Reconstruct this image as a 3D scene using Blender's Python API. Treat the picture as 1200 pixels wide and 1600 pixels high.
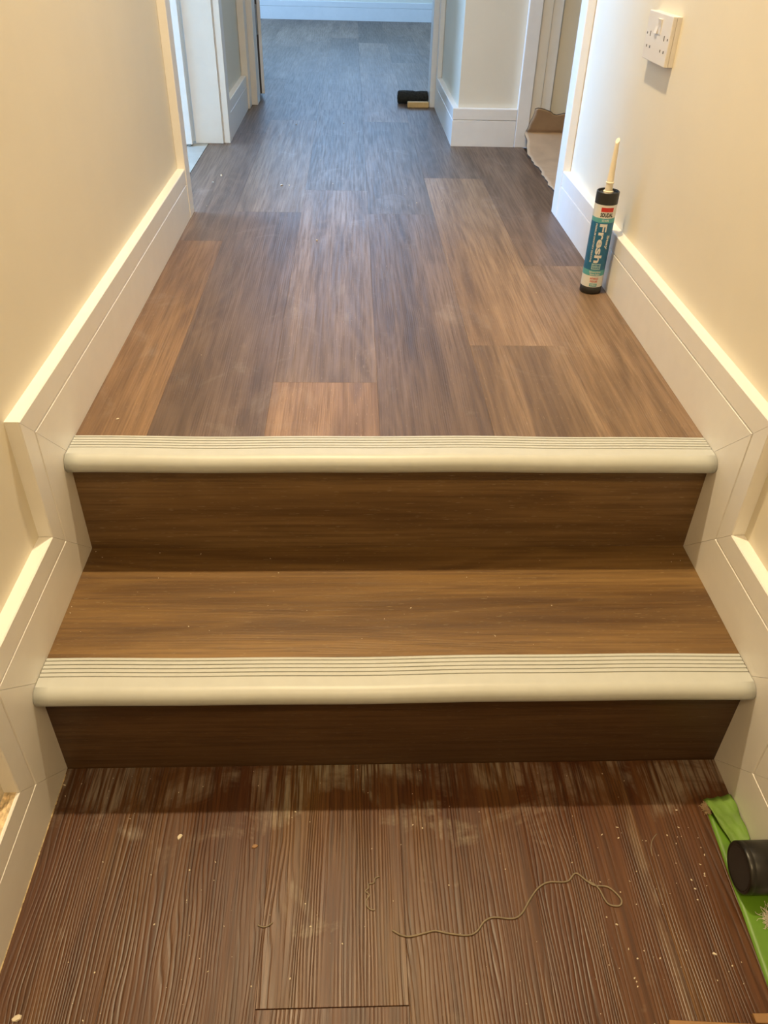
import bpy, bmesh, math, random
from mathutils import Vector, Matrix

for o in list(bpy.data.objects):
    bpy.data.objects.remove(o, do_unlink=True)
SC = bpy.context.scene
COL = SC.collection

# ------------------------------------------------------------------ camera
F, PITCH, YAW, ROLL = 1236.1, math.radians(-37.02), math.radians(2.86), math.radians(1.638)
CAMP = Vector((-0.0667, -1.0306, 0.6615))
fw = Vector((math.sin(YAW) * math.cos(PITCH), math.cos(YAW) * math.cos(PITCH), math.sin(PITCH)))
rt = Vector((math.cos(YAW), -math.sin(YAW), 0))
up = rt.cross(fw)
r2 = rt * math.cos(ROLL) + up * math.sin(ROLL)
u2 = -rt * math.sin(ROLL) + up * math.cos(ROLL)
cam = bpy.data.cameras.new('camera')
cam.sensor_fit = 'HORIZONTAL'
cam.sensor_width = 36.0
cam.lens = F / 1200.0 * 36.0
cam.clip_start = 0.02
camo = bpy.data.objects.new('camera', cam)
COL.objects.link(camo)
m = Matrix.Identity(4)
for i in range(3):
    m[i][0], m[i][1], m[i][2], m[i][3] = r2[i], u2[i], -fw[i], CAMP[i]
camo.matrix_world = m
SC.camera = camo

# ------------------------------------------------------------------ world, lights, exposure
w = bpy.data.worlds.new('world')
SC.world = w
w.use_nodes = True
w.node_tree.nodes['Background'].inputs[0].default_value = (0.55, 0.70, 1.0, 1)
w.node_tree.nodes['Background'].inputs[1].default_value = 0.6
SC.view_settings.view_transform = 'Standard'
SC.view_settings.look = 'None'
SC.view_settings.gamma = 1.0
SC.view_settings.use_curve_mapping = False
SC.view_settings.exposure = 0.0


def area(name, loc, direction, sx, sy, power, color, shape='RECTANGLE', spread=180):
    l = bpy.data.lights.new(name, 'AREA')
    l.shape = shape
    l.size = sx
    l.size_y = sy
    l.energy = power
    l.color = color
    l.spread = math.radians(spread)
    o = bpy.data.objects.new(name, l)
    COL.objects.link(o)
    o.location = loc
    o.rotation_euler = Vector(direction).to_track_quat('-Z', 'Z').to_euler()
    return o


WARM = (1.0, 0.765, 0.455)
DAY = (0.36, 0.61, 1.0)
area('downlight_landing', (-0.16, 0.41, 2.32), (0, 0, -1), 0.07, 0.07, 26, WARM, 'DISK', 118)
area('downlight_lower_hall', (0.0, -1.75, 2.37), (0, 0, -1), 0.07, 0.07, 18, (1.0, 0.73, 0.40), 'DISK', 120)
area('daylight_side_window', (-2.52, 1.77, 1.35), (1, 0, -0.12), 0.55, 1.0, 165, (0.28, 0.54, 1.0))
area('daylight_far_window', (-1.82, 4.6, 1.45), (1, 0.1, -0.15), 1.5, 1.2, 95, (0.31, 0.57, 1.0))
area('daylight_end_window', (-0.15, 6.10, 1.55), (0, -1, -0.05), 1.2, 1.1, 27, DAY)

# ------------------------------------------------------------------ dimensions
HS = 0.124            # skirting height
WX = 0.52             # wall plane
SX = 0.50             # skirting face
H1, D1, H2 = 0.1914, 0.2901, 0.1931
ZL = -(H1 + H2)       # lower floor
YL, YR = 1.2147, 1.262
Y2, Y3, Y4 = 2.04, 2.74, 6.19
XR = 0.29
CZ = 2.4
random.seed(7)


# ------------------------------------------------------------------ helpers
def props(o, label=None, cat=None, group=None, kind=None):
    if label: o['label'] = label
    if cat: o['category'] = cat
    if group: o['group'] = group
    if kind: o['kind'] = kind
    return o


def link(name, me, mat=None, parent=None):
    o = bpy.data.objects.new(name, me)
    COL.objects.link(o)
    if mat is not None and me is not None:
        if isinstance(mat, (list, tuple)):
            for q in mat: me.materials.append(q)
        else:
            me.materials.append(mat)
    if parent is not None:
        o.parent = parent
    return o


def empty(name, loc=(0, 0, 0), rz=0):
    o = bpy.data.objects.new(name, None)
    o.empty_display_size = 0.05
    COL.objects.link(o)
    o.location = loc
    o.rotation_euler = (0, 0, rz)
    return o


def fin(bm, name, mat, parent=None, smooth=False):
    bmesh.ops.recalc_face_normals(bm, faces=bm.faces)
    me = bpy.data.meshes.new(name)
    bm.to_mesh(me)
    bm.free()
    if smooth:
        for p in me.polygons: p.use_smooth = True
    return link(name, me, mat, parent)


def bbox(bm, a, b, bev=0.0):
    x0, y0, z0 = a
    x1, y1, z1 = b
    vs = [bm.verts.new(c) for c in ((x0, y0, z0), (x1, y0, z0), (x1, y1, z0), (x0, y1, z0), (x0, y0, z1), (x1, y0, z1), (x1, y1, z1), (x0, y1, z1))]
    fs = [bm.faces.new([vs[i] for i in f]) for f in ((0, 3, 2, 1), (4, 5, 6, 7), (0, 1, 5, 4), (1, 2, 6, 5), (2, 3, 7, 6), (3, 0, 4, 7))]
    if bev:
        es = list({e for f in fs for e in f.edges})
        bmesh.ops.bevel(bm, geom=es, offset=bev, segments=2, affect='EDGES', profile=0.5)


def box(name, a, b, mat, parent=None, bev=0.0):
    c = [(a[i] + b[i]) / 2 for i in range(3)] if parent is None else (0, 0, 0)
    bm = bmesh.new()
    bbox(bm, [a[i] - c[i] for i in range(3)], [b[i] - c[i] for i in range(3)], bev)
    o = fin(bm, name, mat, parent)
    o.location = c
    return o


def prism(name, poly, z0, z1, mat, parent=None, bev=0.0, world_origin=None):
    """polygon in xy extruded in z, origin at its centre"""
    cx = sum(p[0] for p in poly) / len(poly)
    cy = sum(p[1] for p in poly) / len(poly)
    if world_origin: cx, cy = world_origin
    bm = bmesh.new()
    b = [bm.verts.new((x - cx, y - cy, z0)) for x, y in poly]
    t = [bm.verts.new((x - cx, y - cy, z1)) for x, y in poly]
    n = len(poly)
    top = bm.faces.new(t)
    bm.faces.new(b[::-1])
    for i in range(n):
        bm.faces.new((b[i], b[(i + 1) % n], t[(i + 1) % n], t[i]))
    if bev:
        bmesh.ops.bevel(bm, geom=list(top.edges), offset=bev, segments=1, affect='EDGES')
    o = fin(bm, name, mat, parent)
    o.location = (cx, cy, 0)
    return o


def lathe(bm, prof, n=32, cap0=True, cap1=True):
    rings = []
    for r, z in prof:
        rings.append([bm.verts.new((r * math.cos(2 * math.pi * i / n), r * math.sin(2 * math.pi * i / n), z)) for i in range(n)])
    for a, b in zip(rings, rings[1:]):
        for i in range(n):
            bm.faces.new((a[i], a[(i + 1) % n], b[(i + 1) % n], b[i]))
    if cap0: bm.faces.new(rings[0][::-1])
    if cap1: bm.faces.new(rings[-1])


def tube(name, pts, r, mat, parent=None, nseg=6, flat=1.0):
    """round string along points (smoothed), radius r or a function of t"""
    P = [Vector(p) for p in pts]
    Q = []
    for i in range(len(P) - 1):
        p0, p1, p2, p3 = P[max(i - 1, 0)], P[i], P[i + 1], P[min(i + 2, len(P) - 1)]
        for k in range(5):
            t = k / 5
            Q.append(0.5 * ((2 * p1) + (p2 - p0) * t + (2 * p0 - 5 * p1 + 4 * p2 - p3) * t * t + (3 * p1 - p0 - 3 * p2 + p3) * t ** 3))
    Q.append(P[-1])
    c = sum(Q, Vector()) / len(Q)
    bm = bmesh.new()
    rings = []
    for i, q in enumerate(Q):
        d = (Q[min(i + 1, len(Q) - 1)] - Q[max(i - 1, 0)]).normalized()
        s = d.cross(Vector((0, 0, 1)))
        s = s.normalized() if s.length > 1e-6 else Vector((1, 0, 0))
        n = s.cross(d)
        t = i / (len(Q) - 1)
        rr = r(t) if callable(r) else r
        rings.append([bm.verts.new(q - c + s * rr * math.cos(a) + n * rr * flat * math.sin(a)) for a in [2 * math.pi * k / nseg for k in range(nseg)]])
    for a, b in zip(rings, rings[1:]):
        for i in range(nseg):
            bm.faces.new((a[i], a[(i + 1) % nseg], b[(i + 1) % nseg], b[i]))
    bm.faces.new(rings[0][::-1])
    bm.faces.new(rings[-1])
    o = fin(bm, name, mat, parent, smooth=True)
    o.location = c
    return o


# ------------------------------------------------------------------ materials
class NT:
    def __init__(s, name):
        s.m = bpy.data.materials.new(name)
        s.m.use_nodes = True
        s.t = s.m.node_tree
        s.b = s.t.nodes['Principled BSDF']

    def n(s, kind, **kw):
        nd = s.t.nodes.new(kind)
        for k, v in kw.items(): setattr(nd, k, v)
        return nd

    def l(s, a, b): s.t.links.new(a, b)

    def math(s, op, a, b=None):
        nd = s.n('ShaderNodeMath', operation=op)
        for i, v in enumerate((a, b)):
            if v is None: continue
            if isinstance(v, (int, float)): nd.inputs[i].default_value = v
            else: s.l(v, nd.inputs[i])
        return nd.outputs[0]

    def ramp(s, fac, stops):
        nd = s.n('ShaderNodeValToRGB')
        cr = nd.color_ramp
        while len(cr.elements) < len(stops): cr.elements.new(0.5)
        for e, (p, c) in zip(cr.elements, stops):
            e.position = p
            e.color = (c, c, c, 1) if isinstance(c, (int, float)) else (*c, 1)
        s.l(fac, nd.inputs[0])
        return nd.outputs[0]

    def mix(s, fac, a, b, mode='MIX'):
        nd = s.n('ShaderNodeMix', data_type='RGBA', blend_type=mode)
        for sock, v in ((nd.inputs[0], fac), (nd.inputs[6], a), (nd.inputs[7], b)):
            if isinstance(v, (int, float)): sock.default_value = v
            elif isinstance(v, tuple): sock.default_value = (*v, 1)
            else: s.l(v, sock)
        return nd.outputs[2]

    def mapping(s, vec, scale):
        nd = s.n('ShaderNodeMapping')
        nd.inputs['Scale'].default_value = scale
        s.l(vec, nd.inputs[0])
        return nd.outputs[0]

    def noise(s, vec, scale=1.0, detail=4.0, rough=0.55, dist=0.0):
        nd = s.n('ShaderNodeTexNoise')
        nd.inputs['Scale'].default_value = scale
        nd.inputs['Detail'].default_value = detail
        nd.inputs['Roughness'].default_value = rough
        nd.inputs['Distortion'].default_value = dist
        s.l(vec, nd.inputs['Vector'])
        return nd.outputs['Fac']

    def bump(s, h, strength, dist=0.001):
        nd = s.n('ShaderNodeBump')
        nd.inputs['Strength'].default_value = strength
        nd.inputs['Distance'].default_value = dist
        s.l(h, nd.inputs['Height'])
        s.l(nd.outputs[0], s.b.inputs['Normal'])


def plain(name, col, rough=0.5, metal=0.0, var=0.06, scale=30, bump=0.0, spec=0.5):
    t = NT(name)
    tc = t.n('ShaderNodeTexCoord').outputs['Object']
    nz = t.noise(tc, scale, 5)
    d = tuple(max(0, c * (1 - var)) for c in col)
    e = tuple(min(1, c * (1 + var)) for c in col)
    t.l(t.ramp(nz, [(0.3, d), (0.7, e)]), t.b.inputs['Base Color'])
    t.b.inputs['Roughness'].default_value = rough
    t.b.inputs['Metallic'].default_value = metal
    t.b.inputs['Specular IOR Level'].default_value = spec
    if bump: t.bump(t.noise(tc, scale * 6, 4), bump, 0.0006)
    return t.m


def vinyl(name, along='y', dark=(0.075, 0.040, 0.021), mid=(0.150, 0.088, 0.050), light=(0.235, 0.150, 0.095), rough=0.42, dusty=0.0, pinf=1500):
    """printed wood plank, grain along one axis; obj.color tints each plank"""
    t = NT(name)
    tc = t.n('ShaderNodeTexCoord').outputs['Object']
    oi = t.n('ShaderNodeObjectInfo')
    off = t.n('ShaderNodeVectorMath', operation='MULTIPLY')
    t.l(oi.outputs['Location'], off.inputs[0])
    off.inputs[1].default_value = (17.3, 9.1, 23.7)
    ad = t.n('ShaderNodeVectorMath', operation='ADD')
    t.l(tc, ad.inputs[0]); t.l(off.outputs[0], ad.inputs[1])
    v = ad.outputs[0]

    def sc(ac, al): return (ac, al, ac) if along == 'y' else (al, ac, ac)
    fine = t.noise(t.mapping(v, sc(170, 5)), 1, 5, 0.6)
    broad = t.noise(t.mapping(v, sc(13, 1.1)), 1, 4, 0.55, 0.6)
    ringn = t.noise(t.mapping(v, sc(6.5, 0.9)), 1, 2, 0.5, 0.3)
    ring = t.math('ADD', t.math('MULTIPLY', t.math('SINE', t.math('MULTIPLY', ringn, 95)), 0.5), 0.5)
    ax = t.n('ShaderNodeSeparateXYZ'); t.l(v, ax.inputs[0])
    acr = ax.outputs[0] if along == 'y' else t.math('ADD', ax.outputs[1], ax.outputs[2])
    pin = t.math('ADD', t.math('MULTIPLY', t.math('SINE', t.math('ADD', t.math('MULTIPLY', acr, pinf), t.math('MULTIPLY', ringn, 70))), 0.5), 0.5)
    brk = t.noise(t.mapping(v, sc(60, 7)), 1, 3, 0.6)
    pin = t.math('MULTIPLY', t.math('POWER', pin, 1.5), t.ramp(brk, [(0.38, 0.0), (0.62, 1.0)]))
    base = t.ramp(broad, [(0.28, dark), (0.50, mid), (0.74, light)])
    streak = t.noise(t.mapping(v, sc(48, 1.6)), 1, 5, 0.65, 0.4)
    c = t.mix(t.math('MULTIPLY', t.ramp(streak, [(0.34, 1.0), (0.50, 0.0)]), 0.55), base, dark)
    c = t.mix(t.math('MULTIPLY', t.ramp(streak, [(0.54, 0.0), (0.70, 1.0)]), 0.40), c, light)
    c = t.mix(t.math('MULTIPLY', t.ramp(fine, [(0.38, 1.0), (0.54, 0.0)]), 0.50), c, dark)
    c = t.mix(t.math('MULTIPLY', t.math('POWER', ring, 2.0), 0.20), c, light)
    c = t.mix(t.math('MULTIPLY', pin, 0.34), c, dark)
    fleck = t.noise(t.mapping(v, sc(600, 60)), 1, 2, 0.5)
    c = t.mix(t.math('MULTIPLY', t.ramp(fleck, [(0.66, 0.0), (0.74, 1.0)]), 0.30), c, (0.42, 0.34, 0.27))
    c = t.mix(1.0, c, oi.outputs['Color'], 'MULTIPLY')
    if dusty:
        pos = t.n('ShaderNodeNewGeometry').outputs['Position']
        sm = t.noise(t.mapping(pos, (9, 6, 9)), 1, 6, 0.7, 0.8)
        c = t.mix(t.math('MULTIPLY', t.ramp(sm, [(0.56, 0.0), (0.74, 1.0)]), dusty), c, (0.45, 0.42, 0.40))
    t.l(c, t.b.inputs['Base Color'])
    t.l(t.ramp(fine, [(0.3, rough + 0.10), (0.7, rough - 0.04)]), t.b.inputs['Roughness'])
    t.bump(t.math('ADD', fine, t.math('SUBTRACT', t.math('MULTIPLY', ring, 0.3), t.math('MULTIPLY', pin, 0.8))), 0.30, 0.0006)
    return t.m


def rustic(name):
    """dark red-brown embossed plank with deep parallel grain"""
    t = NT(name)
    tc = t.n('ShaderNodeTexCoord').outputs['Object']
    oi = t.n('ShaderNodeObjectInfo')
    off = t.n('ShaderNodeVectorMath', operation='MULTIPLY')
    t.l(oi.outputs['Location'], off.inputs[0])
    off.inputs[1].default_value = (11.7, 5.3, 3.1)
    ad = t.n('ShaderNodeVectorMath', operation='ADD')
    t.l(tc, ad.inputs[0]); t.l(off.outputs[0], ad.inputs[1])
    v = ad.outputs[0]
    sx = t.n('ShaderNodeSeparateXYZ'); t.l(v, sx.inputs[0])
    rn = t.noise(t.mapping(v, (9, 1.1, 9)), 1, 3, 0.55, 0.5)
    ph = t.math('ADD', t.math('MULTIPLY', sx.outputs[0], 1250), t.math('MULTIPLY', rn, 85))
    rings = t.math('ADD', t.math('MULTIPLY', t.math('SINE', ph), 0.5), 0.5)
    mod = t.noise(t.mapping(v, (30, 3.0, 30)), 1, 3, 0.6)
    groove = t.math('MULTIPLY', t.math('POWER', rings, 3.0), t.ramp(mod, [(0.36, 0.05), (0.60, 1.0)]))
    fine = t.noise(t.mapping(v, (420, 7, 420)), 1, 4, 0.6)
    mid_ = t.noise(t.mapping(v, (120, 3.5, 120)), 1, 4, 0.65)
    h = t.math('SUBTRACT', t.math('MULTIPLY', fine, 0.5), t.math('ADD', groove, t.math('MULTIPLY', mid_, 0.6)))
    broad = t.noise(t.mapping(v, (11, 2.0, 11)), 1, 4, 0.6, 0.5)
    base = t.ramp(broad, [(0.30, (0.062, 0.018, 0.0055)), (0.52, (0.090, 0.036, 0.011)), (0.75, (0.115, 0.058, 0.019))])
    c = t.mix(t.math('MULTIPLY', groove, 0.55), base, (0.022, 0.009, 0.004))
    c = t.mix(t.math('MULTIPLY', t.ramp(mid_, [(0.36, 1.0), (0.52, 0.0)]), 0.45), c, (0.022, 0.009, 0.005))
    c = t.mix(t.math('MULTIPLY', t.ramp(mid_, [(0.54, 0), (0.70, 1)]), 0.32), c, (0.17, 0.090, 0.040))
    # whitish residue left in the grain, mostly in a strip along the foot of the riser
    pos = t.n('ShaderNodeNewGeometry').outputs['Position']
    sp = t.n('ShaderNodeSeparateXYZ'); t.l(pos, sp.inputs[0])
    patch = t.noise(t.mapping(pos, (8, 11, 8)), 1, 5, 0.65, 0.6)
    band = t.ramp(t.math('ADD', t.math('MULTIPLY', sp.outputs[1], 4.0), 2.25), [(0.50, 0.0), (0.95, 0.22)])
    gr = t.noise(t.mapping(pos, (190, 8, 190)), 1, 3, 0.6)
    res = t.math('MULTIPLY', t.ramp(t.math('ADD', patch, band), [(0.62, 0.0), (0.78, 1.0)]), t.ramp(gr, [(0.42, 0.0), (0.58, 1.0)]))
    c = t.mix(t.math('MULTIPLY', res, 0.36), c, (0.40, 0.36, 0.29))
    # pale smear worn along one seam
    seam = t.math('ABSOLUTE', t.math('SUBTRACT', sp.outputs[0], 0.337))
    wob = t.noise(t.mapping(pos, (20, 6, 20)), 1, 4, 0.6)
    sm = t.math('MULTIPLY', t.ramp(t.math('MULTIPLY', seam, 50.0), [(0.10, 1.0), (0.55, 0.0)]), t.ramp(wob, [(0.40, 0.0), (0.60, 1.0)]))
    c = t.mix(t.math('MULTIPLY', sm, 0.30), c, (0.36, 0.30, 0.21))
    c = t.mix(1.0, c, oi.outputs['Color'], 'MULTIPLY')
    t.l(c, t.b.inputs['Base Color'])
    t.l(t.ramp(mod, [(0.3, 0.46), (0.7, 0.31)]), t.b.inputs['Roughness'])
    t.b.inputs['Specular IOR Level'].default_value = 0.36
    t.bump(h, 0.40, 0.0009)
    return t.m


M = {}
M['wall'] = plain('cream_wall_paint', (0.77, 0.72, 0.60), 0.55, var=0.02, scale=6, bump=0.08, spec=0.35)
M['white'] = plain('white_gloss_paint', (0.83, 0.815, 0.785), 0.32, var=0.02, scale=25, bump=0.03)
M['ceiling'] = plain('ceiling_paint', (0.85, 0.84, 0.80), 0.8, var=0.02)
M['floor'] = vinyl('walnut_vinyl_plank', 'y', dark=(0.068, 0.043, 0.029), mid=(0.143, 0.097, 0.065), light=(0.228, 0.163, 0.117), dusty=0.17)
M['tread'] = vinyl('walnut_vinyl_tread', 'x', dark=(0.070, 0.033, 0.013), mid=(0.150, 0.080, 0.034), light=(0.225, 0.130, 0.062), pinf=2100)
M['old'] = rustic('embossed_red_brown_plank')
M['screed'] = plain('screed', (0.05, 0.04, 0.035), 0.9, var=0.3)
M['nosing'] = plain('grey_beige_vinyl_nosing', (0.49, 0.512, 0.495), 0.42, var=0.03, scale=40)
M['nosing_groove'] = plain('nosing_groove', (0.30, 0.29, 0.25), 0.6, var=0.05)
M['tile'] = plain('pale_floor_tile', (0.36, 0.36, 0.32), 0.4, var=0.15, scale=12)
M['card'] = plain('brown_cardboard', (0.44, 0.305, 0.185), 0.85, var=0.10, scale=14)
M['card_edge'] = plain('torn_cardboard_edge', (0.060, 0.040, 0.024), 0.9, var=0.3, scale=120)
M['plastic'] = plain('white_plastic', (0.78, 0.755, 0.74), 0.35, var=0.01)
M['hole'] = plain('dark_socket_hole', (0.10, 0.085, 0.075), 0.8)
M['tube_black'] = plain('charcoal_plastic', (0.020, 0.021, 0.022), 0.38, var=0.1)
M['lab_white'] = plain('label_white', (0.70, 0.72, 0.71), 0.4, var=0.01)
M['lab_teal'] = plain('label_teal', (0.10, 0.38, 0.42), 0.4, var=0.03)
M['lab_blue'] = plain('label_blue', (0.014, 0.140, 0.300), 0.4, var=0.15, scale=60)
M['lab_red'] = plain('label_red', (0.55, 0.035, 0.025), 0.4, var=0.01)
M['lab_black'] = plain('label_black', (0.012, 0.012, 0.012), 0.4, var=0.01)
M['lab_pale'] = plain('label_pale_blue', (0.35, 0.55, 0.58), 0.4, var=0.01)
M['nozzle'] = plain('cream_nozzle_plastic', (0.84, 0.77, 0.62), 0.40, var=0.02)
M['black'] = plain('black_gloss_plastic', (0.010, 0.009, 0.008), 0.35, var=0.15)
M['fuzz'] = plain('black_pile', (0.022, 0.022, 0.018), 0.9, var=0.6, scale=150, bump=0.8)
M['pale_wood'] = plain('pale_pine', (0.70, 0.47, 0.20), 0.55, var=0.12, scale=40)
M['steel'] = plain('dull_steel', (0.28, 0.28, 0.27), 0.4, metal=0.9, var=0.15)
M['tape'] = plain('green_masking_tape', (0.135, 0.250, 0.035), 0.6, var=0.22, scale=30, bump=0.15)
M['tape_dark'] = plain('green_backing_strip', (0.105, 0.235, 0.012), 0.42, var=0.12, scale=20)
M['thread'] = plain('grey_brown_thread', (0.21, 0.17, 0.115), 0.65, var=0.2)
M['crumb'] = plain('white_crumb', (0.62, 0.55, 0.43), 0.8, var=0.1)
M['fluff'] = plain('brown_fluff', (0.36, 0.25, 0.14), 0.9, var=0.2)
M['whitefluff'] = plain('white_fibre', (0.62, 0.58, 0.50), 0.9, var=0.2)
M['tan'] = plain('tan_offcut', (0.26, 0.14, 0.055), 0.6, var=0.15, scale=20)
M['filler'] = plain('rough_filler', (0.66, 0.52, 0.33), 0.9, var=0.45, scale=120, bump=0.8)
M['gap_shade'] = plain('dark_gap_shade', (0.05, 0.035, 0.025), 0.7, var=0.15)  # dark colour for the shaded gap at the end door
M['caulk'] = plain('old_sealant', (0.55, 0.44, 0.24), 0.7, var=0.3, scale=90)

# ------------------------------------------------------------------ room shell
def struct(o, label, cat): return props(o, label, cat, kind='structure')


def multi(name, boxes, mat):
    bm = bmesh.new()
    for a, b in boxes: bbox(bm, a, b)
    return fin(bm, name, mat)


struct(box('wall_left', (-0.64, -2.6, -0.46), (-WX, YL, CZ), M['wall']), 'smooth cream painted wall beside the steps, opposite the socket', 'wall')
struct(box('wall_right', (WX, -2.6, -0.46), (0.64, YR, CZ), M['wall']), 'cream painted wall carrying the double socket', 'wall')
struct(box('wall_left_far', (-0.64, Y2 + 0.01, 0), (-WX, Y3, CZ), M['wall']), 'narrow strip of cream wall between the side doorway and end doorway', 'wall')
struct(box('wall_return', (XR + 0.02, Y2 + 0.02, 0), (2.2, 2.86, CZ), M['wall']), 'cream wall block jutting out beyond the cardboard', 'wall')
struct(multi('wall_end', [((-0.64, Y3 + 0.12, 2.03), (0.31, 2.88, CZ)), ((-2.0, Y3 + 0.12, 0), (-0.53, 2.88, CZ)), ((-0.64, Y3, 2.03), (0.31, Y3 + 0.12, CZ))], M['wall']), 'wall around the doorway at the end of the hallway', 'wall')
struct(multi('wall_far', [((-2.0, Y4 + 0.02, 0), (2.2, Y4 + 0.12, 0.98)), ((-2.0, Y4 + 0.02, 2.12), (2.2, Y4 + 0.12, CZ)), ((-2.0, Y4 + 0.02, 0.98), (-0.78, Y4 + 0.12, 2.12)), ((0.48, Y4 + 0.02, 0.98), (2.2, Y4 + 0.12, 2.12))], M['wall']), 'far wall of the bluish daylit room past the end doorway', 'wall')
struct(box('wall_far_side', (2.1, 2.86, 0), (2.2, Y4 + 0.1, CZ), M['wall']), 'side wall of the far room, out of view', 'wall')
struct(multi('wall_far_window', [((-2.0, 2.88, 0), (-1.9, 3.8, CZ)), ((-2.0, 5.4, 0), (-1.9, Y4 + 0.02, CZ)), ((-2.0, 3.8, 0), (-1.9, 5.4, 0.8)), ((-2.0, 3.8, 2.1), (-1.9, 5.4, CZ))], M['wall']), 'window wall of the far room, out of view', 'wall')
struct(multi('wall_side_room_window', [((-2.7, 0.3, 0), (-2.6, 1.4, CZ)), ((-2.7, 2.05, 0), (-2.6, 3.0, CZ)), ((-2.7, 1.4, 0), (-2.6, 2.05, 0.8)), ((-2.7, 1.4, 1.9), (-2.6, 2.05, CZ))], M['wall']), 'window wall of the side room, out of view', 'wall')
struct(multi('wall_side_room', [((-2.7, 0.2, 0), (-0.64, 0.3, CZ)), ((-2.7, 2.12, 0), (-0.64, 2.22, CZ))], M['wall']), 'cream walls of the side room, out of view', 'wall')
struct(multi('wall_right_room', [((0.64, 0.5, 0), (2.2, 0.6, CZ)), ((2.1, 0.6, 0), (2.2, Y2, CZ))], M['wall']), 'cream walls of the room with cardboard on its floor', 'wall')
struct(box('wall_back', (-0.64, -2.7, -0.46), (0.64, -2.6, CZ), M['wall']), 'wall closing the lower hall behind the camera', 'wall')
struct(box('ceiling', (-2.7, -2.7, CZ), (2.2, Y4 + 0.12, CZ + 0.08), M['ceiling']), 'plain white ceiling above the hallway', 'ceiling')
for nm, x0, y0, y1, z0, z1, lb in (('window_1', -2.68, 1.4, 2.05, 0.8, 1.9, 'white framed window of the side room, out of view'), ('window_2', -1.98, 3.8, 5.4, 0.8, 2.1, 'white framed window of the far room, out of view')):
    bm = bmesh.new()
    f = 0.05
    bbox(bm, (x0, y0, z0), (x0 + 0.06, y1, z0 + f)); bbox(bm, (x0, y0, z1 - f), (x0 + 0.06, y1, z1))
    bbox(bm, (x0, y0, z0 + f), (x0 + 0.06, y0 + f, z1 - f)); bbox(bm, (x0, y1 - f, z0 + f), (x0 + 0.06, y1, z1 - f))
    struct(fin(bm, nm, M['white']), lb, 'window')

bm = bmesh.new()
for a, b in (((-0.78, 0.98), (0.48, 1.03)), ((-0.78, 2.07), (0.48, 2.12)), ((-0.78, 1.03), (-0.73, 2.07)), ((0.43, 1.03), (0.48, 2.07))):
    bbox(bm, (a[0], Y4 + 0.03, a[1]), (b[0], Y4 + 0.09, b[1]))
struct(fin(bm, 'window_3', M['white']), 'white framed window in the far wall, out of view', 'window')

# ---- upper floor with its planks
floor = struct(multi('floor', [((-0.575, 0.013, -0.42), (0.555, Y3 + 0.1, -0.0045)), ((-1.9, Y3 + 0.1, -0.1), (2.1, Y4 + 0.02, -0.0045))], M['screed']), 'upper hallway floor of brown wood-look vinyl planks', 'floor')
PW = 0.1838
COLS = [-0.574 + PW * i for i in range(-3, 10)]       # column left edges
JOINT = {-3: 0.3, -2: 0.75, -1: 0.1, 0: 0.975, 1: 1.222, 2: 0.226, 3: 1.216, 4: 0.381, 5: 0.823, 6: 0.55, 7: 0.05, 8: 0.9, 9: 0.4}
TONE = {  # (column, plank index): tint
    (0, 0): (1.28, 1.10, 0.84), (0, 1): (0.88, 0.84, 0.84), (0, 2): (0.84, 0.80, 0.78),
    (1, 0): (0.82, 0.78, 0.82), (1, 1): (1.22, 1.22, 1.18), (1, 2): (0.80, 0.80, 0.80),
    (2, 0): (1.62, 1.46, 1.24), (2, 1): (1.12, 1.10, 1.10), (2, 2): (0.80, 0.84, 0.88), (2, 3): (1.0, 1.0, 1.0), (2, 4): (0.75, 0.75, 0.78),
    (3, 0): (0.90, 0.86, 0.88), (3, 1): (0.86, 0.88, 0.92), (3, 2): (1.32, 1.24, 1.18), (3, 3): (1.18, 1.14, 1.12), (3, 4): (0.72, 0.72, 0.74),
    (4, 0): (1.22, 1.14, 0.98), (4, 1): (1.48, 1.38, 1.20), (4, 2): (0.84, 0.83, 0.86), (4, 3): (1.22, 1.18, 1.12), (4, 4): (0.8, 0.8, 0.82),
    (5, 0): (1.32, 1.22, 1.04), (5, 1): (0.94, 0.86, 0.82), (5, 2): (1.0, 0.94, 0.9)}
GAP = 0.0001
rnd = random.Random(3)
yback = 0.0435
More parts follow.
